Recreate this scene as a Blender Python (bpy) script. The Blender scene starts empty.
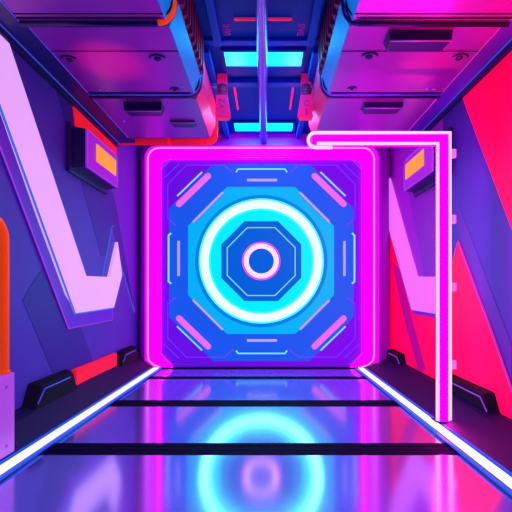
import bpy, math
from mathutils import Vector, Matrix
C = bpy.context.scene.collection
F = 400.0; VX, VY = 266.0, 291.0; H = 1.1
XL, XR = -1.87, 1.83          # inner faces of the side walls
YB, YG = 5.9, 5.7             # back wall, face of the gate
YF = -1.6                     # wall behind the camera
ZS, ZC = 2.93, 3.42           # side soffit, middle ceiling
SL = .0122                    # the floor falls gently away towards the gate
def fz(y): return SL*(YG-y)
def lin(h):
    h = h.lstrip('#'); v = [int(h[i:i+2],16)/255 for i in (0,2,4)]
    return tuple(c/12.92 if c <= .04045 else ((c+.055)/1.055)**2.4 for c in v)+(1,)
# pixel sight lines met with the real planes of the corridor
def at(px, py, y): return Vector(((px-VX)*y/F, y, H+(VY-py)*y/F))
def onx(px, py, x):
    y = x*F/(px-VX); return Vector((x, y, H+(VY-py)*y/F))
def yfloor(py): return F*(H-SL*YG)/((py-VY)-SL*F)
def yup(py, h): return h*F/(VY-py)          # depth of a point h above the lens

# ------------------------------------------------------------ materials
M = {}
def mat(name, col, rough=.5, metal=0.0, emit=None, st=0.0, noise=0.0, nscale=6, bump=0.0, bscale=60, coat=0, spec=None):
    m = bpy.data.materials.new(name); m.use_nodes = True
    nt = m.node_tree; b = nt.nodes['Principled BSDF']
    b.inputs['Base Color'].default_value = lin(col)
    b.inputs['Roughness'].default_value = rough; b.inputs['Metallic'].default_value = metal
    if coat: b.inputs['Coat Weight'].default_value = coat
    b.inputs['Specular IOR Level'].default_value = spec if spec is not None else (.1 if emit else .5)
    if emit:
        b.inputs['Emission Color'].default_value = lin(emit); b.inputs['Emission Strength'].default_value = st
    tc = nt.nodes.new('ShaderNodeTexCoord')
    if noise:
        n = nt.nodes.new('ShaderNodeTexNoise'); n.inputs['Scale'].default_value = nscale; n.inputs['Detail'].default_value = 4
        mx = nt.nodes.new('ShaderNodeMix'); mx.data_type = 'RGBA'
        c = lin(col); mx.inputs[6].default_value = tuple(x*(1-noise) for x in c[:3])+(1,)
        mx.inputs[7].default_value = tuple(min(1,x*(1+noise)) for x in c[:3])+(1,)
        nt.links.new(tc.outputs['Object'], n.inputs['Vector']); nt.links.new(n.outputs['Fac'], mx.inputs[0])
        nt.links.new(mx.outputs[2], b.inputs['Base Color'])
    if bump:
        n = nt.nodes.new('ShaderNodeTexNoise'); n.inputs['Scale'].default_value = bscale
        bp = nt.nodes.new('ShaderNodeBump'); bp.inputs['Strength'].default_value = bump; bp.inputs['Distance'].default_value = .01
        nt.links.new(tc.outputs['Object'], n.inputs['Vector']); nt.links.new(n.outputs['Fac'], bp.inputs['Height'])
        nt.links.new(bp.outputs['Normal'], b.inputs['Normal'])
    M[name] = m; return m
mat('floor_metal', 'd4dcff', .13, .84, noise=.03, nscale=3)
mat('seam_metal', '080528', .7, spec=.05)
mat('wall_indigo', '5048b8', .5, noise=.06, nscale=3)
mat('wall_band', '38289c', .5)
mat('wall_violet', '7a34c8', .5)
mat('wall_right', '4030a0', .5, noise=.06, nscale=3)
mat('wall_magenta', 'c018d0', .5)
mat('red_lit', 'ff1038', .45, emit='ff2030', st=.5)  # emission stands in for light on the panel and rail
mat('crimson_lit', 'ff0a50', .45, emit='ff0048', st=.55)  # emission added in place of light falling on the red panels
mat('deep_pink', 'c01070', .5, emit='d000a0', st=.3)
mat('ceiling_blue', '0048a0', .55, noise=.1, spec=.1)
mat('beam_blue', '0060c0', .5, spec=.1)
mat('soffit', '22106c', .4)
mat('locker', 'a42cb8', .3, .3, noise=.05, nscale=4)
mat('locker_rim', '2c2068', .3, .6)
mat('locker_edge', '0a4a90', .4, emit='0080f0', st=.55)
mat('locker_redlit', 'ff2060', .45)  # red light on the far lockers' inner sides, put into the colour
mat('fin', '8c1850', .5)
mat('dark_slot', '0c0830', .4, .2)
mat('handle', '281060', .35, .4)
mat('black_rubber', '05040f', .6, bump=.2, spec=.2)
mat('ledge', '180c40', .5, .0, bump=.3, bscale=160, spec=.2)
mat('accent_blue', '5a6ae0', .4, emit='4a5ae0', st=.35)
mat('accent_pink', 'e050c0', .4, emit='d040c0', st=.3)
mat('strip_white', '606080', .4, emit='ece6ff', st=1.25)
mat('strip_blue', '0818a0', .35, emit='1048ff', st=1.4)
mat('strip_house', '141050', .35, .4)
mat('emblem_l', 'b088c0', .5, emit='ecb4f8', st=.78)  # emission added to brighten the emblem face
mat('emblem_r', 'a050a8', .5, emit='f070ff', st=.85)  # emission brightens this emblem as well
mat('emblem_rim', '7a28d8', .45)
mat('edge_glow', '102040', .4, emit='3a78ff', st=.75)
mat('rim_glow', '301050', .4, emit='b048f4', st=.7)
mat('gate_frame', '700078', .45, emit='f000f0', st=1.05)
mat('gate_blue', '281c80', .45, emit='0060f0', st=.8)
mat('gate_deep', '801090', .45, emit='5010ec', st=.7)
mat('gate_cyan', '004860', .4, emit='00b4f6', st=.95)
mat('gate_disc', '004860', .4, emit='00eef4', st=1.0)
mat('gate_oct', '002060', .4, emit='006cea', st=.75)
mat('ring', '408080', .4, emit='7cffff', st=4.2)
mat('ring_edge', '40a0a0', .4, emit='20f8ff', st=1.2)
mat('gate_groove', '063060', .4, emit='0088ec', st=.8)
mat('soffit_lit', '6418c0', .4)  # lit copy of soffit, violet glow put into the colour
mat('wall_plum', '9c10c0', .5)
mat('frame_glow', '600060', .4, emit='ff00ff', st=4.0)
mat('wall_right_band', '5428a0', .5)
mat('ring_pink', 'ffffff', .4, emit='ffc8f4', st=1.15)
mat('ring_halo', 'ff20e0', .4, emit='f030e8', st=1.0)
mat('line_pink', '401040', .4, emit='ff9cff', st=1.0)
mat('line_faint', '7030e8', .4, emit='8030f0', st=.6)
mat('line_cyan', '204048', .4, emit='80e4ff', st=1.0)
mat('bar_pink', '501040', .4, emit='f46cf0', st=.95)
mat('bar_lav', '302860', .4, emit='b8a8ff', st=.95)
mat('bar_groove', '0830a0', .4)
mat('neon_tube', '301030', .3, emit='ffdcfc', st=1.0)
mat('neon_back', '600058', .4, emit='f800c8', st=30.0)  # emissive backing stands in for the tubes' magenta light
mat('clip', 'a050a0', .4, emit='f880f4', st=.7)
mat('screen', '0c0600', .4, emit='ff9c18', st=1.0)
mat('sign_face', '9028b8', .4, emit='b020d8', st=.5)
mat('sign_dark', '201060', .4)
mat('cyan_light', '003038', .4, emit='00eaff', st=3.0)
mat('red_light', 'ff3060', .4, emit='e02860', st=.5)
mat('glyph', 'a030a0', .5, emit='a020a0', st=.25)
mat('glyph_dark', '500858', .5)
mat('pink_glow', 'e01060', .45, emit='f01070', st=.35)  # emission added to keep the hanging units pink under blue light
mat('pipe_metal', '4838b8', .35, .4)
mat('cable', '60a0ff', .35)
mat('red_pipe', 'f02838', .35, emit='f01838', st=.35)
mat('orange_pipe', 'ff6a10', .35, emit='ff4a08', st=.45)  # emission stands in for warm light on the pipe and collar corner
mat('box_lav', 'f4a4f8', .4, noise=.04)
mat('bolt', 'c080f0', .3, .4)

# ------------------------------------------------------------ mesh building
class MB:
    def __init__(s): s.v = []; s.f = []; s.sm = []
    def add(s, vs, fs, smooth=False):
        o = len(s.v); s.v += [Vector(v) for v in vs]
        for f in fs: s.f.append(tuple(i+o for i in f)); s.sm.append(smooth)
        return s
    def box(s, x0, x1, y0, y1, z0, z1):
        x0,x1 = sorted((x0,x1)); y0,y1 = sorted((y0,y1)); z0,z1 = sorted((z0,z1))
        v = [(x,y,z) for z in (z0,z1) for y in (y0,y1) for x in (x0,x1)]
        return s.add(v, [(0,2,3,1),(4,5,7,6),(0,1,5,4),(2,6,7,3),(0,4,6,2),(1,3,7,5)])
    def hexa(s, lo, hi):      # two quads
        return s.prismv(lo, hi)
    def prismv(s, a, b):
        n = len(a); vs = list(a)+list(b)
        fs = [tuple(range(n-1,-1,-1)), tuple(range(n,2*n))]+[(i,(i+1)%n,n+(i+1)%n,n+i) for i in range(n)]
        return s.add(vs, fs)
    def prism(s, pts, d):
        d = Vector(d); a = [Vector(p) for p in pts]
        return s.prismv(a, [p+d for p in a])
    def tube(s, path, r, n=10, closed=False, r2=None):
        p = [Vector(q) for q in path]; m = len(p); vs = []; fs = []; prev = None
        for i in range(m):
            if closed: t = (p[(i+1)%m]-p[i]).normalized()+(p[i]-p[i-1]).normalized()
            else:
                t = Vector((0,0,0))
                if i < m-1: t += (p[i+1]-p[i]).normalized()
                if i > 0: t += (p[i]-p[i-1]).normalized()
            t.normalize()
            if prev is None:
                up = Vector((0,0,1)) if abs(t.z) < .9 else Vector((1,0,0))
                a = t.cross(up).normalized()
            else: a = (prev-t*prev.dot(t)).normalized()
            prev = a; b = t.cross(a)
            k = 1.0
            if 0 < i < m-1 or closed:
                u = (p[i]-p[i-1]).normalized(); k = 1/max(.5, math.sqrt(max(0,(1+u.dot((p[(i+1)%m]-p[i]).normalized()))/2)))
            for j in range(n):
                q = 2*math.pi*j/n; vs.append(p[i]+a*(math.cos(q)*r)+b*(math.sin(q)*(r2 or r)))
        L = m if closed else m-1
        for i in range(L):
            i2 = (i+1)%m
            for j in range(n): fs.append((i*n+j, i*n+(j+1)%n, i2*n+(j+1)%n, i2*n+j))
        if not closed: fs += [tuple(range(n-1,-1,-1)), tuple(range((m-1)*n, m*n))]
        return s.add(vs, fs, True)
    def ring(s, c, r0, r1, y0, y1, n=96):    # flat-faced ring in the XZ plane
        vs = []; fs = []
        for i in range(n):
            q = 2*math.pi*i/n; cx, cz = math.cos(q), math.sin(q)
            for (r,y) in ((r0,y0),(r1,y0),(r1,y1),(r0,y1)): vs.append((c.x+r*cx, y, c.z+r*cz))
        for i in range(n):
            a, b = i*4, ((i+1)%n)*4
            for j in range(4): fs.append((a+j, a+(j+1)%4, b+(j+1)%4, b+j))
        return s.add(vs, fs)
    def cyl(s, c, d, r, n=16):
        return s.tube([c, Vector(c)+Vector(d)], r, n)
    def dome(s, c, r, nrm, flat=.5, n=14):
        c = Vector(c); nrm = Vector(nrm).normalized()
        a = nrm.orthogonal().normalized(); b = nrm.cross(a); vs = []; fs = []
        for k in range(5):
            e = k/5*math.pi/2
            for j in range(n):
                q = 2*math.pi*j/n; vs.append(c+(a*math.cos(q)+b*math.sin(q))*r*math.cos(e)+nrm*r*flat*math.sin(e))
        vs.append(c+nrm*r*flat)
        for k in range(4):
            for j in range(n): fs.append((k*n+j, k*n+(j+1)%n, (k+1)*n+(j+1)%n, (k+1)*n+j))
        for j in range(n): fs.append((4*n+j, 4*n+(j+1)%n, 5*n))
        fs.append(tuple(range(n-1,-1,-1)))
        return s.add(vs, fs, True)
    def build(s, name, m, parent=None, bevel=0.0, seg=2):
        me = bpy.data.meshes.new(name)
        if parent is not None: o0 = parent['_o']
        else:
            lo = [min(v[i] for v in s.v) for i in range(3)]; hi = [max(v[i] for v in s.v) for i in range(3)]
            o0 = ((lo[0]+hi[0])/2, (lo[1]+hi[1])/2, lo[2])
        o0 = Vector(o0)
        me.from_pydata([tuple(v-o0) for v in s.v], [], s.f)
        for p, q in zip(me.polygons, s.sm): p.use_smooth = q
        import bmesh
        bm = bmesh.new(); bm.from_mesh(me); bmesh.ops.recalc_face_normals(bm, faces=bm.faces); bm.to_mesh(me); bm.free()
        me.materials.append(M[m])
        ob = bpy.data.objects.new(name, me); C.objects.link(ob)
        if parent is not None: ob.parent = parent
        else: ob.location = o0
        ob['_o'] = tuple(o0)
        if bevel:
            b = ob.modifiers.new('bevel', 'BEVEL'); b.width = bevel; b.segments = seg; b.limit_method = 'ANGLE'
        return ob
def tag(o, label=None, cat=None, group=None, kind=None):
    if label: o['label'] = label
    if cat: o['category'] = cat
    if group: o['group'] = group
    if kind: o['kind'] = kind
    return o
def thing(name, loc, label, cat, group=None):
    o = bpy.data.objects.new(name, None); C.objects.link(o); o.location = loc; o.empty_display_size = .1
    o['_o'] = tuple(loc); return tag(o, label, cat, group)
def struct(o): o['kind'] = 'structure'; return o
def arc(c, r, a0, a1, n, u, v):
    return [Vector(c)+Vector(u)*(r*math.cos(a0+(a1-a0)*i/n))+Vector(v)*(r*math.sin(a0+(a1-a0)*i/n)) for i in range(n+1)]

# ------------------------------------------------------------ shell
SXL, SXR = -1.54, 1.325        # centre lines of the floor light strips
yN = YF
b = MB()
b.prismv([(XL-.1,yN,fz(yN)-.2),(XR+.1,yN,fz(yN)-.2),(XR+.1,YB+.1,fz(YB)-.2),(XL-.1,YB+.1,fz(YB)-.2)],
         [(XL-.1,yN,fz(yN)),(XR+.1,yN,fz(yN)),(XR+.1,YB+.1,fz(YB)),(XL-.1,YB+.1,fz(YB))])
struct(b.build('floor', 'floor_metal'))
def seam(i, p0, p1, grooves):
    y1, y0 = yfloor(p0), yfloor(p1); b = MB()
    e = .005
    parts = [(y0,y1)] if not grooves else [(y0+(y1-y0)*k/3+.004, y0+(y1-y0)*(k+1)/3-.004) for k in range(3)]
    for (a,c) in parts:
        b.prismv([(SXL+.05,a,fz(a)-.02),(SXR-.05,a,fz(a)-.02),(SXR-.05,c,fz(c)-.02),(SXL+.05,c,fz(c)-.02)],
                 [(SXL+.05,a,fz(a)+e),(SXR-.05,a,fz(a)+e),(SXR-.05,c,fz(c)+e),(SXL+.05,c,fz(c)+e)])
    struct(b.build('trim_%d' % i, 'seam_metal'))
seam(1, 376.8, 379, False); seam(2, 400.5, 406.5, True); seam(3, 443.5, 455, True)
w = MB().box(XL-.1, XL, YF, YB+.1, -.15, ZC+.1).build('wall_left', 'wall_indigo'); struct(w); WL = w
w = MB().box(XR, XR+.1, YF, YB+.1, -.15, ZC+.1).build('wall_right', 'wall_right'); struct(w); WR = w
struct(MB().box(XL, XR, YB, YB+.1, -.15, ZC+.1).build('wall_back', 'wall_magenta'))
struct(MB().box(XL, XR, YF-.1, YF, -.05, ZC+.1).build('wall_front', 'wall_indigo'))
CE = struct(MB().box(XL-.1, XR+.1, YF-.1, YB+.1, ZC, ZC+.12).build('ceiling', 'ceiling_blue'))
# painted bands on the walls (right magenta patch has the neon's light painted in)
def onwall(pts, x, d, name, m, parent):
    MB().prism([Vector((x, p[0], p[1])) for p in pts], (d,0,0)).build(name, m, parent)
def L(px, py, x=XL): v = onx(px, py, x); return (v.y, v.z)
def R(px, py, x=XR): v = onx(px, py, x); return (v.y, v.z)
onwall([L(57,92),L(101,256),L(106,256),L(112,226),L(134,310),L(116,205),L(92,125)], XL, .003, 'paint_band', 'wall_band', WL)
onwall([L(92,125),L(116,205),L(134,310),L(138,330),L(138,120)], XL, .003, 'paint_band', 'wall_violet', WL)
onwall([L(22,300),L(58,385),L(97,372),L(80,326),L(66,331),L(46,262)], XL, .003, 'paint_band', 'wall_band', WL)
onwall([R(459,205),R(459,241),R(489,320),R(512,385),R(512,345)], XR, -.003, 'paint_band', 'wall_right_band', WR)
onwall([R(391,125),R(391,180),R(418.5,276),R(443,276),R(443,120)], XR, -.003, 'paint_band', 'wall_magenta', WR)  # neon light on the far wall, painted as a magenta patch
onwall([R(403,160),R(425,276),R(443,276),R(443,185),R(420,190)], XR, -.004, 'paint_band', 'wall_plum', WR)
# soffits beside the lockers and the small edge beam below them
LXO, LXI = -1.62, -.66         # left lockers
RXO, RXI = 1.60, .57           # right lockers
struct(MB().box(XL, LXO, YF, 4.95, ZS, ZC).build('trim_4', 'soffit'))
struct(MB().box(RXO, XR, YF, 4.95, ZS, ZC).build('trim_5', 'soffit_lit'))
struct(MB().box(XL, XL+.045, YF, 4.95, ZS-.05, ZS).build('trim_6', 'locker_rim', bevel=.006))
struct(MB().box(XR-.045, XR, YF, 4.95, ZS-.05, ZS).build('trim_7', 'locker_rim', bevel=.006))
struct(MB().tube([(XL+.05,YF,ZS-.004),(XL+.05,4.95,ZS-.004)], .005, 6).build('trim_8', 'accent_blue'))
struct(MB().tube([(XR-.05,YF,ZS-.004),(XR-.05,4.95,ZS-.004)], .005, 6).build('trim_9', 'accent_blue'))
# sloped ledges between floor strips and walls
def ledge(name, xs, xw, h):
    a = [(xs,YF,fz(YF)-.05),(xs,YF,fz(YF)+.02),(xw,YF,h),(xw,YF,fz(YF)-.05)]
    c = [(xs,YB,fz(YB)-.05),(xs,YB,fz(YB)+.02),(xw,YB,h),(xw,YB,fz(YB)-.05)]
    struct(MB().prismv(a, c).build(name, 'ledge'))
LH, RH = .215, .15
ledge('baseboard_left', SXL-.075, XL, LH); ledge('baseboard_right', SXR+.075, XR, RH)

# ------------------------------------------------------------ ceiling frame
zb = ZC-.09
struct(MB().box(-.475,-.405,YF,3.655,zb,ZC).build('trim_10','beam_blue',bevel=.008))
struct(MB().box(.375,.445,YF,3.655,zb,ZC).build('trim_11','beam_blue',bevel=.008))
struct(MB().box(-.6,.51,3.66,3.74,ZC-.03,ZC).build('trim_12','beam_blue',bevel=.008))
struct(MB().box(-.6,-.53,3.745,5.86,zb,ZC).build('trim_13','beam_blue',bevel=.008))
struct(MB().box(.44,.51,3.745,5.86,zb,ZC).build('trim_14','beam_blue',bevel=.008))
struct(MB().box(-.53,.44,4.36,4.46,ZC-.05,ZC).build('trim_15','beam_blue',bevel=.008))
def text(s, origin, ux, uy, size, name, m, parent, d=.002):
    cu = bpy.data.curves.new('t','FONT'); cu.body = s; cu.size = size; cu.extrude = d
    cu.align_x = 'CENTER'; cu.align_y = 'CENTER'
    o = bpy.data.objects.new('t', cu); C.objects.link(o)
    dg = bpy.context.evaluated_depsgraph_get(); me = bpy.data.meshes.new_from_object(o.evaluated_get(dg))
    bpy.data.objects.remove(o)
    ux, uy = Vector(ux), Vector(uy); uz = ux.cross(uy); po = Vector(parent['_o'])
    for v in me.vertices: c = v.co.copy(); v.co = Vector(origin)+ux*c.x+uy*c.y+uz*c.z-po
    me.materials.clear(); me.materials.append(M[m]); me.name = name
    ob = bpy.data.objects.new(name, me); C.objects.link(ob); ob.parent = parent; return ob
hC = ZC-H
yt = yup(33, hC)
text('IHVI', (at(227,33,yt).x, 3.55, ZC-.003), (0,1,0), (1,0,0), .085, 'lettering', 'glyph', CE)
text('SIVIE', (at(300,33,yt).x, 3.55, ZC-.003), (0,1,0), (1,0,0), .085, 'lettering', 'glyph', CE)

# middle ceiling lights
def ceil_light(p0, p1, x0p, x1p, gap, label):
    h = hC-.03; y0, y1 = yup(p0, h), yup(p1, h); ym = (y0+y1)/2
    x0, x1 = (x0p-VX)*y0/F, (x1p-VX)*y0/F; g0, g1 = gap
    t = thing('ceiling_light', ((x0+x1)/2, ym, ZC-.03), label, 'ceiling light', 'cyan ceiling lights')
    f = MB(); e = .03
    for (a,c) in ((x0,g0),(g1,x1)):
        MB().box(a, c, y0, y1, ZC-.03, ZC-.012).build('lens', 'cyan_light', t)
    f.box(x0-e,x1+e,y0-e,y0,ZC-.034,ZC); f.box(x0-e,x1+e,y1,y1+e,ZC-.034,ZC)
    f.box(x0-e,x0,y0,y1,ZC-.034,ZC); f.box(x1,x1+e,y0,y1,ZC-.034,ZC); f.box(g0,g1,y0,y1,ZC-.034,ZC)
    f.build('frame', 'ceiling_blue', t)
    li = bpy.data.lights.new('down_lamp', 'AREA'); li.shape = 'RECTANGLE'; li.size = x1-x0; li.size_y = y1-y0
    li.color = (.02,.35,1); li.energy = 22
    lo = bpy.data.objects.new('down_lamp', li); C.objects.link(lo); lo.parent = t; lo.location = (0,0,-.02)
    return t
ceil_light(52, 66, 224, 303, (-.075,.0), 'wide bright cyan ceiling light, nearer of the two crossed by the conduit')
ceil_light(123, 131, 234, 293, (-.075,.0), 'small far cyan ceiling light just above the top of the gate')
# conduit along the ceiling
zc = ZC-.16
t = thing('conduit', (-.035, 2.5, zc), 'long round violet conduit running down the middle of the ceiling', 'pipe')
MB().tube([(-.035,YF+.01,zc),(-.035,YB-.005,zc)], .047, 20).build('tube', 'pipe_metal', t)
for y in (1.2, 3.62, 4.41, 5.6):
    MB().box(-.05,-.02,y-.02,y+.02,zc+.03,ZC).build('hanger', 'beam_blue', t)
# thin red indicator lights
def bar(x0,x1,y0,y1,label):
    tag(MB().box(x0,x1,y0,y1,ZC-.02,ZC).build('indicator_light','red_light',bevel=.005), label, 'light', 'thin red ceiling indicator lights')
y = yup(18, hC)
bar(at(234,18,y).x, at(292,18,y).x, y-.011, y+.011, 'thin red bar light lying crosswise at the near end of the ceiling')
def vbar(px, label):
    y0, y1 = yup(88, hC-.02), yup(110, hC-.02); x = (px-VX)*y0/F
    bar(x-.011, x+.011, y0, y1, label)
vbar(234.5, 'thin red lengthwise bar light left of the conduit above far cyan light')
vbar(293.0, 'thin red lengthwise bar light right of the conduit above far cyan light')

# hanging valve units
def unit(s, x, txt, label):
    y = 4.3
    t = thing('valve_unit', (x, y, 2.95), label, 'equipment', 'pink units hanging from the ceiling')
    MB().box(x-.05,x+.05,y-.04,y+.06,3.31,ZC).build('mount_block','pink_glow',t,.008)
    b = MB().cyl((x,y+.01,3.19),(0,0,.13),.05,16)
    for z in (3.2,3.235,3.27): b.cyl((x,y+.01,z),(0,0,.015),.058,16)
    b.build('ribbed_coupling','fin',t)
    b = MB().prismv([(x-.07-(.03 if s>0 else 0),y-.05,2.95),(x+.07+(.03 if s<0 else 0),y-.05,2.95),(x+.06,y-.05,3.19),(x-.06,y-.05,3.19)],
                    [(x-.07,y+.05,2.95),(x+.07,y+.05,2.95),(x+.06,y+.05,3.19),(x-.06,y+.05,3.19)])
    b.build('sign_plate','pink_glow',t,.006)
    text(txt,(x,y-.053,3.09),(0,0,-1) if s<0 else (1,0,0),(1,0,0) if s<0 else (0,0,1),.085,'lettering','glyph_dark',t)
    text('-' if s<0 else 'S',(x,y-.053,3.0),(1,0,0),(0,0,1),.08,'lettering','glyph_dark',t)
    xe = (-.585 if s<0 else .5)
    for z in (3.285,3.325):
        MB().tube([(x+s*.045,y,z),(xe+s*-.0,y,z+.01)],.011,8).build('cable','cable',t)
unit(-1, -.47, 'ZX', 'pink hanging unit with ribbed neck, left of the conduit')
unit(1, .43, 'C', 'pink hanging unit with ribbed neck, right of the conduit')

# ------------------------------------------------------------ overhead lockers
def locker(s, xo, xi, y0, y1, dz, label, kind):
    zl = 2.90-dz; c = .06; xc = xi-s*c      # xc: the upright inner face
    t = thing('overhead_locker', ((xo+xi)/2, (y0+y1)/2, zl), label, 'locker')
    pr = [(xo,zl),(xi,zl),(xi,zl+.02),(xc+s*.0,zl+.16),(xc,ZC-.025),(xo,ZC-.025)]
    MB().prismv([(x,y0,z) for x,z in pr],[(x,y1,z) for x,z in pr]).build('body','locker',t)
    # chamfer strip; ceiling glow and red light put into its colour
    q = .006
    m = 'locker_redlit' if kind == 3 else 'locker_edge'
    MB().prismv([(xi-s*.0,y0,zl+.004),(xc,y0,zl+.15),(xc-s*q,y0,zl+.15),(xi-s*q,y0,zl+.0)],
                [(xi-s*.0,y1,zl+.004),(xc,y1,zl+.15),(xc-s*q,y1,zl+.15),(xi-s*q,y1,zl+.0)]).build('edge_strip',m,t)
    if kind != 3:
        n = 9 if kind == 2 else 14
        ya = max(y0,1.3)
        for i in range(n):
            y = ya+.05+(y1-ya-.14)*i/(n-1)
            MB().prismv([(xc,y,zl+.18),(xc,y+.05,zl+.17),(xc-s*.035,y+.02,zl+.18),(xc-s*.035,y,zl+.19)],
                        [(xc,y,ZC-.02),(xc,y+.05,ZC-.02),(xc-s*.035,y+.02,ZC-.03),(xc-s*.035,y,ZC-.03)]).build('louver','fin',t)
    else:
        MB().box(xc-s*.006,xc,y0,y1,zl+.16,ZC-.12).build('side_panel','locker_redlit',t)
    # rounded collar at the far end
    def collar(y, r, m, nm, out):
        p = [Vector((xo,y,zl-out)), Vector((xi+s*.05,y,zl-out))]
        k = arc((xi+s*.05,y,zl+.1-out), .1, -math.pi/2, 0, 6, (-s,0,0), (0,0,1))[1:]
        p += k+[Vector((xc-s*out,y,zl+.2)), Vector((xc-s*out,y,ZC-.01))]
        MB().tube(p, r, 8).build(nm, m, t)
    if kind != 3:
        collar(y1-.02, .022, 'locker_rim', 'collar', .004)
        collar(y1-.07, .007, 'seam_metal', 'seam_line', .0)
        if kind == 1 and s < 0:
            k = arc((xi+s*.05,y1-.03,zl+.095), .1, -math.pi/2, 0, 6, (-s,0,0), (0,0,1))+[Vector((xc-s*.005,y1-.03,ZC-.02))]
            MB().tube(k, .022, 8).build('corner_trim', 'orange_pipe', t)
        if kind == 2: collar(y1-.046, .009, 'cable', 'collar_bead', .006)
    # long panel line and thin bright outer edge
    MB().tube([(xo-s*.002,y0+.01,zl-.002),(xo-s*.002,y1-.01,zl-.002)],.004,6).build('edge_line','accent_blue' if s<0 else 'accent_pink',t)
    return t, zl
def grommet(t, x, y, z, k=1.0):
    b = MB().dome((x,y,z),.03*k,(0,0,-1),.5)
    b.tube(arc((x,y,z-.004),.062*k,math.pi*1.12,math.pi*1.88,10,(1,0,0),(0,1,0)),.009*k,6)
    b.build('vent_knob','locker_rim',t)
def bolt(t, x, y, z): MB().dome((x,y,z),.016,(0,0,-1),.7).build('bolt','bolt',t)
def grip(t, x0, x1, y0, y1, z, d):
    e = .03
    b = MB().prismv([(x0,y0,z),(x1,y0,z),(x1,y1,z),(x0,y1,z)],[(x0+e*.3,y0+.005,z-d),(x1-e*.3,y0+.005,z-d),(x1-e,y1-.01,z-d),(x0+e,y1-.01,z-d)])
    g = b.build('grip','handle',t,.006)
    MB().tube([(x0+e*.3,y0+.006,z-d),(x1-e*.3,y0+.006,z-d)],.006,6).build('grip_edge','bolt',g)
def pl(t, px, py, h=1.8): y = yup(py, h); return ((px-VX)*y/F, y, H+h)
def line(t, py, xo, xi, z):
    y = yup(py, z and 1.8); MB().box(xo,xi,y-.004,y+.004,z-.003,z+.004).build('seam_line','seam_metal',t)
YS = (2.66, 2.72, 3.70, 3.745, 4.70)
for s, xo, xi, sd in ((-1,LXO,LXI,'left'),(1,RXO,RXI,'right')):
    hue = 'violet' if s < 0 else 'magenta'
    t1,z1 = locker(s,xo,xi,YF+.01,YS[0],.03,'nearest %s overhead locker on the %s side, running out of the top of the picture' % (hue,sd),1)
    line(t1, 9, xo, xi, z1)
    t2,z2 = locker(s,xo,xi,YS[1],YS[2],0,'middle %s overhead locker on the %s side, with bolts and a pale blue louvered edge' % (hue,sd),2)
    line(t2, 51, xo, xi, z2)
    t3,z3 = locker(s,xo,xi,YS[3],YS[4],0,'farthest and smallest %s overhead locker on the %s side' % (hue,sd),3)
    if s < 0:
        for p in ((158,59),(70,60)): x,y,z = pl(t2,*p); grommet(t2,x,y,z)
        for p in ((175,90),): x,y,z = pl(t2,*p); grommet(t2,x,y,z,.7)
        for p in ((99.5,89),(106,90)): x,y,z = pl(t2,*p); bolt(t2,x,y,z)
        x,y,z = pl(t3,124,121); bolt(t3,x,y,z)
        grip(t3,-1.36,-.99,3.80,3.93,z3,.09)
        grip(t3,-1.02,-.75,4.22,4.36,z3,.025)
    else:
        for p in ((369,57),(459,58)): x,y,z = pl(t2,*p); grommet(t2,x,y,z)
        for p in ((352,89),): x,y,z = pl(t2,*p); grommet(t2,x,y,z,.7)
        for p in ((427,89),(434,89)): x,y,z = pl(t2,*p); bolt(t2,x,y,z)
        grip(t2,.845,1.29,2.75,2.90,z2,.075)
        grip(t3,.93,1.31,3.80,3.95,z3,.06)
# red pipe behind the left lockers
t = thing('service_pipe', (-1.2,5.0,2.97), 'glowing red pipe running crosswise behind the left overhead lockers above the gate', 'pipe')
p = [Vector((XL,5.0,2.965))]+[Vector((-.72,5.0,2.965))]+arc((-.72,5.0,3.045),.08,-math.pi/2,0,6,(1,0,0),(0,0,1))[1:]+[Vector((-.64,5.0,ZC))]
MB().tube(p,.04,14).build('tube','red_pipe',t)
MB().cyl((-1.25,5.0,2.965),(.05,0,0),.052,16).build('collar','red_pipe',t)

# ------------------------------------------------------------ gate
cx, cz = at(261,258,YG).x, at(261,261,YG).z
g = thing('illuminated_gate', (cx,YG,fz(YG)), 'square magenta framed gate with blue octagonal centre and white glowing rings at the corridor end', 'gate')
def gp(px, py, d=0): v = at(px,py,YG); v.y = YG-d; return v
def poly(pts, d0, d1, name, m, bevel=0, parent=None):
    return MB().prism([gp(x,y,d0) for x,y in pts],(0,-(d1-d0),0)).build(name,m,parent or g,bevel)
zt, zb_ = 143, 368.0
def rrect(x0,y0,x1,y1,r,n=6):
    out = []
    for (cx_,cy_,a) in ((x1-r,y0+r,-90),(x1-r,y1-r,0),(x0+r,y1-r,90),(x0+r,y0+r,180)):
        for i in range(n+1):
            q = math.radians(a+90*i/n); out.append((cx_+r*math.cos(q), cy_+r*math.sin(q)))
    return out
# frame: ring around the recess
def corner(x, y, r, a0, n=6): return [(x+r*math.cos(math.radians(a0+90*i/n)), y+r*math.sin(math.radians(a0+90*i/n))) for i in range(n+1)]
outer = [(140,367.6),(140,355)]+corner(152,154.5,12,180)+corner(377,154.5,12,270)+[(389,355),(389,367.6)]
inner = [(172,367.6),(160,355)]+corner(170,168.5,10,180)+corner(352.5,168.5,10,270)+[(362.5,355),(351,367.6)]
MB().prism([gp(x,y,-.19) for x,y in outer],(0,-.13,0)).build('rim','wall_plum',g)
outer = [(144.5,367.6),(144.5,355)]+corner(156.5,157.5,12,180)+corner(367,157.5,12,270)+[(379,355),(379,367.6)]
fr = MB(); n = len(outer); vs = []
for (x,y) in outer: vs.append(gp(x,y,.0))
for (x,y) in inner: vs.append(gp(x,y,.0))
for (x,y) in outer: vs.append(gp(x,y,-.06))
for (x,y) in inner: vs.append(gp(x,y,-.06))
fs = []
fs += [(0,n,3*n,2*n),(n-1,2*n-1,4*n-1,3*n-1)]
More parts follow.
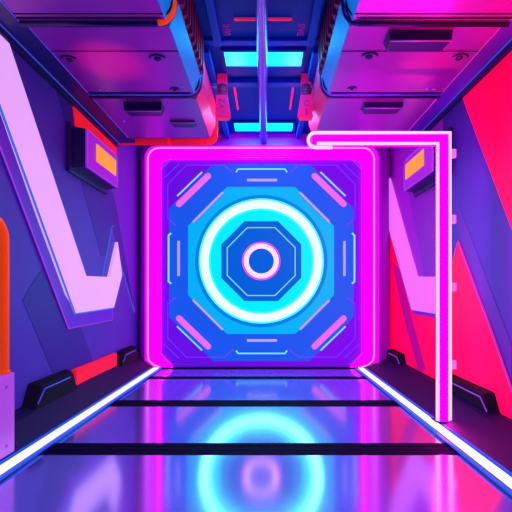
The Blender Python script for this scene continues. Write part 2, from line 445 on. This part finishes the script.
for i in range(n-1):
    j = i+1
    fs += [(i,j,n+j,n+i),(2*n+i,3*n+i,3*n+j,2*n+j),(i,2*n+i,2*n+j,j),(n+i,n+j,3*n+j,3*n+i)]
fr.add(vs,fs); fr.build('frame','gate_frame',g)
def tubepx(pts, d, r, name, m, closed=False, n=8, parent=None):
    return MB().tube([gp(x,y,d) for x,y in pts], r, n, closed).build(name,m,parent or g)
tubepx([(160,367),(154,365)]+[(148.6,360),(148,354)]+corner(159,159,11,180)+corner(363,159,11,270)+[(374,354),(373.4,360),(368,365),(362,367)], .006, .0105, 'border_tube','line_pink')
tubepx(inner, .004, .016, 'inner_glow','frame_glow')  # added glow tube that throws magenta onto the plates
# inner blue plate: a square with cut corners
def octo(x0,y0,x1,y1,c): return [(x0+c,y0),(x1-c,y0),(x1,y0+c),(x1,y1-c),(x1-c,y1),(x0+c,y1),(x0,y1-c),(x0,y0+c)]
poly(octo(158,156.5,364.5,367,10), -.08, -.02, 'violet_plate','gate_deep')  # violet paints the frame's magenta glow fading into the blue
poly(octo(169,164,353.5,361,44), -.05, -.012, 'inner_plate','gate_blue', .004)
poly(octo(188,187,334,334,39), -.02, .012, 'cyan_plate','gate_cyan', .006)
c = gp(261.3,261.2)
def disc(r0,r1,d0,d1,name,m,parent=None):
    return MB().ring(c,r0*YG/F,r1*YG/F,YG-d0,YG-d1).build(name,m,parent or g)
disc(62,66,.0,.016,'ring_groove','gate_groove')
disc(.5,52,.0,.02,'glow_disc','gate_disc')
disc(52.3,60.4,.0,.045,'large_ring','ring')
disc(50.8,52.3,.0,.04,'ring_edge','ring_edge'); disc(60.4,62.2,.0,.04,'ring_edge','ring_edge')
poly(octo(221.5,221.5,301,301,23), .0, .03, 'hub_plate','gate_oct',.006)
tubepx(octo(227.5,228,295,295.5,20), .032, .0075, 'hub_outline','line_cyan',True)
disc(.2,12.8,.0,.034,'hub_centre','gate_oct')
disc(17.3,18.9,.0,.036,'halo_ring','ring_halo'); disc(12.6,17.3,.0,.05,'small_ring','ring_pink'); 
# mirrored detail bars around the octagon
def mir(pts):
    X, Y = 522.6, 522.4
    return [pts,[(X-x,y) for x,y in pts],[(x,Y-y) for x,y in pts],[(X-x,Y-y) for x,y in pts]]
for q in mir([(179,204),(208,176)]):
    MB().tube([gp(x,y,.0) for x,y in q],.022,12,r2=.044).build('corner_bar','bar_pink',g)
    (xa,ya),(xb,yb) = q
    for e in (0,1): MB().dome(gp(q[e][0],q[e][1],.0),.044,(0,-1,0),.5).build('corner_bar_end','bar_pink',g)
for q in mir([(177,196),(202,172)]): tubepx(q,-.005,.011,'corner_line','line_cyan')
for q in mir([(193.5,222.5),(223,193)]):
    tubepx(q,.012,.024,'diagonal_groove','bar_groove'); tubepx(q,.026,.019,'diagonal_bar','bar_lav')
for q in mir([(175.5,225),(167.5,218.5),(167.5,184),(186,165),(224,165),(233,173)]): tubepx(q,-.008,.009,'corner_outline','line_faint')
for q in mir([(163,179),(179,164)]): tubepx(q,.004,.008,'corner_tick','line_faint')
for q in mir([(160,170.5),(172,158)]): tubepx(q,.004,.007,'corner_tick','rim_glow')
for q in ([(236,172),(238,169),(285,169),(287,172)],[(236,350.5),(238,353.5),(285,353.5),(287,350.5)]): tubepx(q,-.004,.012,'edge_line','line_cyan')
for q in ([(247,180),(277,180)],[(247,340.5),(277,340.5)]): tubepx(q,-.004,.019,'edge_bar','bar_lav')
for q in ([(171,233),(168.5,235.5),(168.5,281.5),(171,283.5)],[(352,233),(354.5,235.5),(354.5,281.5),(352,283.5)]): tubepx(q,-.004,.014,'edge_line','line_cyan')
for q in ([(178.5,241),(178.5,276)],[(344.5,241),(344.5,276)]): tubepx(q,-.004,.019,'edge_bar','bar_lav')
# dark sill where the gate meets the floor
struct(MB().box(at(150,0,YG).x,at(372,0,YG).x,YG-.06,YG-.01,fz(YG)-.02,fz(YG)+.012).build('trim_16','seam_metal'))

# ------------------------------------------------------------ floor light strips
def strip(x, label, s):
    y0, y1 = YF+.02, 5.62
    t = thing('floor_light_strip', (x, 2.0, fz(2.0)), label, 'light strip', 'white light strips along the floor edges')
    def rail(a, c, z0, z1, nm, m):
        MB().prismv([(a,y0,fz(y0)+z0),(c,y0,fz(y0)+z0),(c,y0,fz(y0)+z1),(a,y0,fz(y0)+z1)],
                    [(a,y1,fz(y1)+z0),(c,y1,fz(y1)+z0),(c,y1,fz(y1)+z1),(a,y1,fz(y1)+z1)]).build(nm,m,t)
    rail(x-.075,x+.075,.0,.012,'housing','strip_house')
    rail(x-.030,x+.030,.012,.03,'lamp','strip_white')
    for e in (-1,1):
        rail(x+e*.068-.007,x+e*.068+.007,.012,.022,'edge_line','strip_blue')
strip(SXL,'white glowing light strip along the left edge of the floor',-1)
strip(SXR,'white glowing light strip along the right edge of the floor',1)

# ------------------------------------------------------------ neon corner lamp
yn = 3.2
n_ = thing('neon_lamp', (at(443,0,yn).x,yn,fz(yn)+.02), 'tall pink neon lamp bent at a right angle, standing on the right floor edge', 'neon lamp')
def np_(px,py,d=0): v = at(px,py,yn); v.y -= d; return v
zf = fz(yn)+.012
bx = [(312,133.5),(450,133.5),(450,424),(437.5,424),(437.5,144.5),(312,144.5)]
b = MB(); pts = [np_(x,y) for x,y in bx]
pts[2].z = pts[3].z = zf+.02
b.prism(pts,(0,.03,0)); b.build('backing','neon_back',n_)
ps = arc((0,0,0),7.4,math.pi*.5,math.pi*1.5,10,(1,0,0),(0,1,0))
o1 = [np_(449.5,425,.012),np_(449.5,133.2,.012),np_(316,133.2,.012)]+[np_(315.5+v.x,140.6-v.y,.012) for v in ps][1:]+[np_(332,148,.012)]
MB().tube(o1,.013,12).build('outer_tube','neon_tube',n_)
i1 = [np_(437.2,425,.012),np_(437.2,144,.012),np_(317,144,.012)]
MB().tube(i1,.013,12).build('inner_tube','neon_tube',n_)
MB().box(np_(434,0).x,np_(453,0).x,yn-.04,yn+.06,zf,zf+.025).build('foot','strip_house',n_)
for py in (153,219,287,365):
    v = np_(454,py); MB().box(v.x-.04,v.x+.022,yn-.0,yn+.03,v.z-.035,v.z+.035).build('clip','clip',n_,.006)
# wall bracket that carries the standing tube
# ------------------------------------------------------------ wall panels
def wpanel(name, pts, x, d, m, label, cat):
    v = [Vector((x,p[0],p[1])) for p in pts]
    return tag(MB().prism(v,(d,0,0)).build(name,m,bevel=.004), label, cat)
# left pale emblem
XE = XL+.0
e = thing('wall_emblem', (XL,3.4,.9), 'large pale pink hooked emblem panel on the left wall', 'wall panel')
face = [(2.41,2.87),(2.86,2.87),L(83,276),L(107,277),L(115,242),L(119.5,275),L(111,308),L(72,314)]
rim = [(2.25,2.87),(2.42,2.87),L(60,290),L(72,309),L(110,303),L(111.5,306),L(110.7,320),L(67,328.5)]
MB().prism([Vector((XL,*p)) for p in rim],(.018,0,0)).build('rim','emblem_rim',e)
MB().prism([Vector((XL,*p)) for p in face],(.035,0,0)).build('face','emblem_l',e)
def wl(pts, x, r, name, m, parent): MB().tube([Vector((x,*p)) for p in pts],r,6).build(name,m,parent)
wl([(2.41,2.86),L(72,314),L(111,308)],XL+.03,.010,'edge_light','edge_glow',e)
wl([(2.25,2.86),L(67,328.5),L(110.7,320),L(111.5,308)],XL+.016,.007,'rim_line','rim_glow',e)
wl([L(102,275),L(106,255),L(111.5,226),L(113,226)],XL+.006,.006,'outline','edge_glow',e)
wl([L(115,242),L(119.5,262),L(134,312)],XL+.006,.006,'outline','edge_glow',e)
# right pale emblem
e = thing('wall_emblem', (XR,5.0,.9), 'pink slanting emblem panel on the right wall behind the neon lamp', 'wall panel')
face = [R(391,178),R(418.5,276.5),R(442,276.5),R(442,314.5),R(414,310),R(391,230)]
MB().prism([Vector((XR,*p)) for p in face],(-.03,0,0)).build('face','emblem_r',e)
MB().prism([Vector((XR,*p)) for p in [R(413.5,309),R(442,313.5),R(442,318),R(415,314)]],(-.02,0,0)).build('rim','emblem_rim',e)
# red panels
wpanel('wall_panel',[L(72,105),L(115,139),L(116,165),L(75,135)],XL,.014,'red_lit','red slanted panel on the left wall above and behind the orange sign','wall panel')
P = wpanel('wall_panel',[R(391,232),R(414,312),R(441,317),R(455,256),R(459,241),R(489,320),R(512,385),(2.81,RH),(5.88,RH)],XR,-.014,'crimson_lit','large red pointed panel low on the right wall behind the neon lamp','wall panel')
wpo = P
po = Vector(P['_o'])
MB().tube([Vector((XR-.014,*p)) for p in [R(455,256),R(459,241),R(489,320),R(512,385),(2.81,RH+.01)]],.006,6).build('edge_line','rim_glow',P)
MB().prism([Vector((XR-.014,*p)) for p in [R(393,262),R(401,268),R(413,318),R(427,369),R(420,371),R(405,318)]],(-.004,0,0)).build('stripe','deep_pink',P)
wpanel('wall_panel',[(3.70,2.88),(2.2,.2),(1.0,.2),(1.0,2.88)],XR,-.014,'crimson_lit','big red panel at the top right, high on the right wall','wall panel')
# orange signs
def sign(s, X, y0, y1, z0, z1, label):
    t = thing('warning_light', (X,(y0+y1)/2,z0), label, 'sign light')
    d = -s
    MB().box(X,X+d*.04,y0-.06,y1+.03,z0-.05,z1+.03).build('back_plate','sign_dark',t,.012)
    xa, xb = X+d*.035, X+d*.15
    def fr(x,e): return [(x,y0+e,z0+e*.6),(x,y1-e,z0+e*.6),(x,y1-e,z1-.05-e*.6),(x,y1-.06-e,z1-e*.6),(x,y0+e,z1-e*.6)]
    MB().prismv(fr(xa,0),fr(xb,.02)).build('housing','sign_dark',t)
    MB().prismv(fr(xb,.02),fr(xb+d*.014,.03)).build('face','sign_face',t)
    ya, yb = y0+(y1-y0)*.27, y0+(y1-y0)*.90; za, zb2 = z0+(z1-z0)*.34, z0+(z1-z0)*.80
    MB().box(xb+d*.012,xb+d*.024,ya,yb,za,zb2).build('screen','screen',t,.006)
    x = xb+d*.016
    MB().tube([(x,a,c) for _,a,c in fr(x,.03)],.006,6,True).build('bezel_line','rim_glow',t)
sign(-1,XL,3.79,4.62,2.27,2.66,'orange lit sign in a violet box on the left wall')
sign(1,XR,3.98,4.85,2.29,2.68,'orange lit sign in a magenta box on the right wall, partly behind the neon lamp')
# bumpers
def bumper(s, X, y0, y1, z0, z1, d, label, m2):
    t = thing('wall_bumper', (X,(y0+y1)/2,z0), label, 'bumper', 'black bumpers along the foot of the walls')
    w = -s
    pr = [(y0,z0),(y0+.12,z1),(y1-.1,z1),(y1,z0)]
    top = [(y0+.05,z0),(y0+.17,z1-.03),(y1-.14,z1-.03),(y1-.05,z0)]
    MB().prismv([(X,y,z) for y,z in pr],[(X+w*d,y,z-.0) for y,z in top]).build('body','black_rubber',t,.008)
    k = [(X+w*(d+.001),y,z) for y,z in [(y0+.10,z0+.07),(y0+.20,z1-.06),(y1-.2,z1-.06)]]
    MB().tube(k,.006,6).build('accent_line',m2,t)
bumper(-1,XL,3.02,3.84,.15,.375,.09,'black bumper with blue line at the left wall foot, nearer the camera','accent_blue')
bumper(-1,XL,4.88,5.66,.15,.35,.09,'black bumper with blue line at the left wall foot, by the gate','accent_blue')
bumper(1,XR,3.05,4.15,.08,.30,.09,'black bumper with violet line at the right wall foot, nearer the camera','rim_glow')
bumper(1,XR,5.12,5.88,.08,.28,.09,'black bumper with violet line at the right wall foot, by the gate','rim_glow')
tag(MB().box(XL,XL+.05,3.84,4.89,LH-.03,.345).build('wall_rail','red_lit',bevel=.008),'bright red rail between the two black bumpers on the left wall','rail')

# ------------------------------------------------------------ left foreground box and pipe
bx1, by1, bz1 = -1.622, 2.585, .577
t = thing('junction_box', (-1.74,2.0,.06), 'pale lavender metal box with bolts at the lower left edge', 'box')
def slp(x, y): return .002+(fz(y)+.02)+(LH-fz(y)-.02)*(x-(SXL-.075))/(XL-(SXL-.075))
pr = [(bx1,.0),(bx1,1.0),(XL+.006,1.0),(XL+.006,.0)]
def end(y): return [(x, y, bz1 if q else slp(x,y)) for x,q in pr]
MB().prismv(end(1.3), end(by1)).build('body','box_lav',t,.008)
for y,z in ((2.5,.5),(2.5,.13),(1.5,.5),(1.5,.13)): MB().dome((bx1,y,z),.012,(1,0,0),.6).build('bolt','bolt',t)
px_, py_, zt_ = -1.655, 2.53, 1.545
t = thing('handrail_pipe', (px_,py_,bz1), 'upright orange pipe bent over at the top, standing on the lavender box', 'pipe')
p = [Vector((px_,py_,bz1))]+arc((px_,py_-.12,zt_-.12),.12,0,math.pi/2,8,(0,1,0),(0,0,1))+arc((px_,1.5,zt_-.12),.12,math.pi/2,math.pi,8,(0,1,0),(0,0,1))+[Vector((px_,1.38,bz1))]
MB().tube(p,.027,16).build('tube','orange_pipe',t)
for y in (py_,1.38): MB().cyl((px_,y,bz1),(0,0,.02),.032,16).build('flange','orange_pipe',t)

# ------------------------------------------------------------ lights
def lamp(kind, name, loc, col, e, size=.2, rot=None, **k):
    l = bpy.data.lights.new(name, kind); l.color = col; l.energy = e
    if kind == 'AREA': l.shape = 'RECTANGLE'; l.size = size; l.size_y = k.get('sy', size)
    else: l.shadow_soft_size = size
    if kind == 'SPOT': l.spot_size = k.get('ang',1.0); l.spot_blend = 1.0
    o = bpy.data.objects.new(name, l); C.objects.link(o); o.location = loc
    if rot is not None:
        o.rotation_euler = (Vector(rot)-Vector(loc)).to_track_quat('-Z','Y').to_euler()
    return o
# added violet fill lamps, out of view, lighting the near corridor
lamp('AREA','down_lamp',(-.04,1.4,3.3),(.2,.17,1),42,.8,(-.04,1.4,0),sy=.3)
lamp('AREA','down_lamp',(-.04,-.6,3.3),(.25,.17,1),42,.8,(-.04,-.6,0),sy=.3)
# added red spots, no fixture, throwing red patches on the lockers
lamp('SPOT','red_spot',(-1.2,2.9,1.0),(1,.02,.08),200,.05,(-1.22,3.15,2.9),ang=.35)
lamp('SPOT','red_spot',(1.3,3.0,1.0),(1,.02,.05),260,.05,(1.31,3.2,2.9),ang=.35)
lamp('SPOT','red_spot',(1.2,1.9,1.2),(1,.03,.1),260,.05,(1.3,2.3,2.9),ang=.8)

lamp('POINT','pink_fill',(-.35,4.7,3.05),(1,.03,.2),7,.04)  # added unseen fill lamps reddening the hanging units and locker sides
lamp('POINT','pink_fill',(.33,4.7,3.05),(1,.03,.35),7,.04)
w = bpy.data.worlds.new('world'); bpy.context.scene.world = w; w.use_nodes = True
w.node_tree.nodes['Background'].inputs[0].default_value = (0,0,0,1)
cam = bpy.data.cameras.new('camera'); co = bpy.data.objects.new('camera', cam); C.objects.link(co)
cam.sensor_width = 36; cam.lens = 36*F/512; cam.clip_start = .02
co.location = (0,0,H); co.rotation_euler = (math.pi/2,0,0)
cam.shift_x = -(VX-256)/512; cam.shift_y = (VY-256)/512
sc = bpy.context.scene; sc.camera = co
sc.view_settings.view_transform = 'Standard'; sc.view_settings.look = 'None'
sc.view_settings.gamma = 1; sc.view_settings.use_curve_mapping = False; sc.view_settings.exposure = 0
for o in bpy.data.objects:
    if '_o' in o: del o['_o']
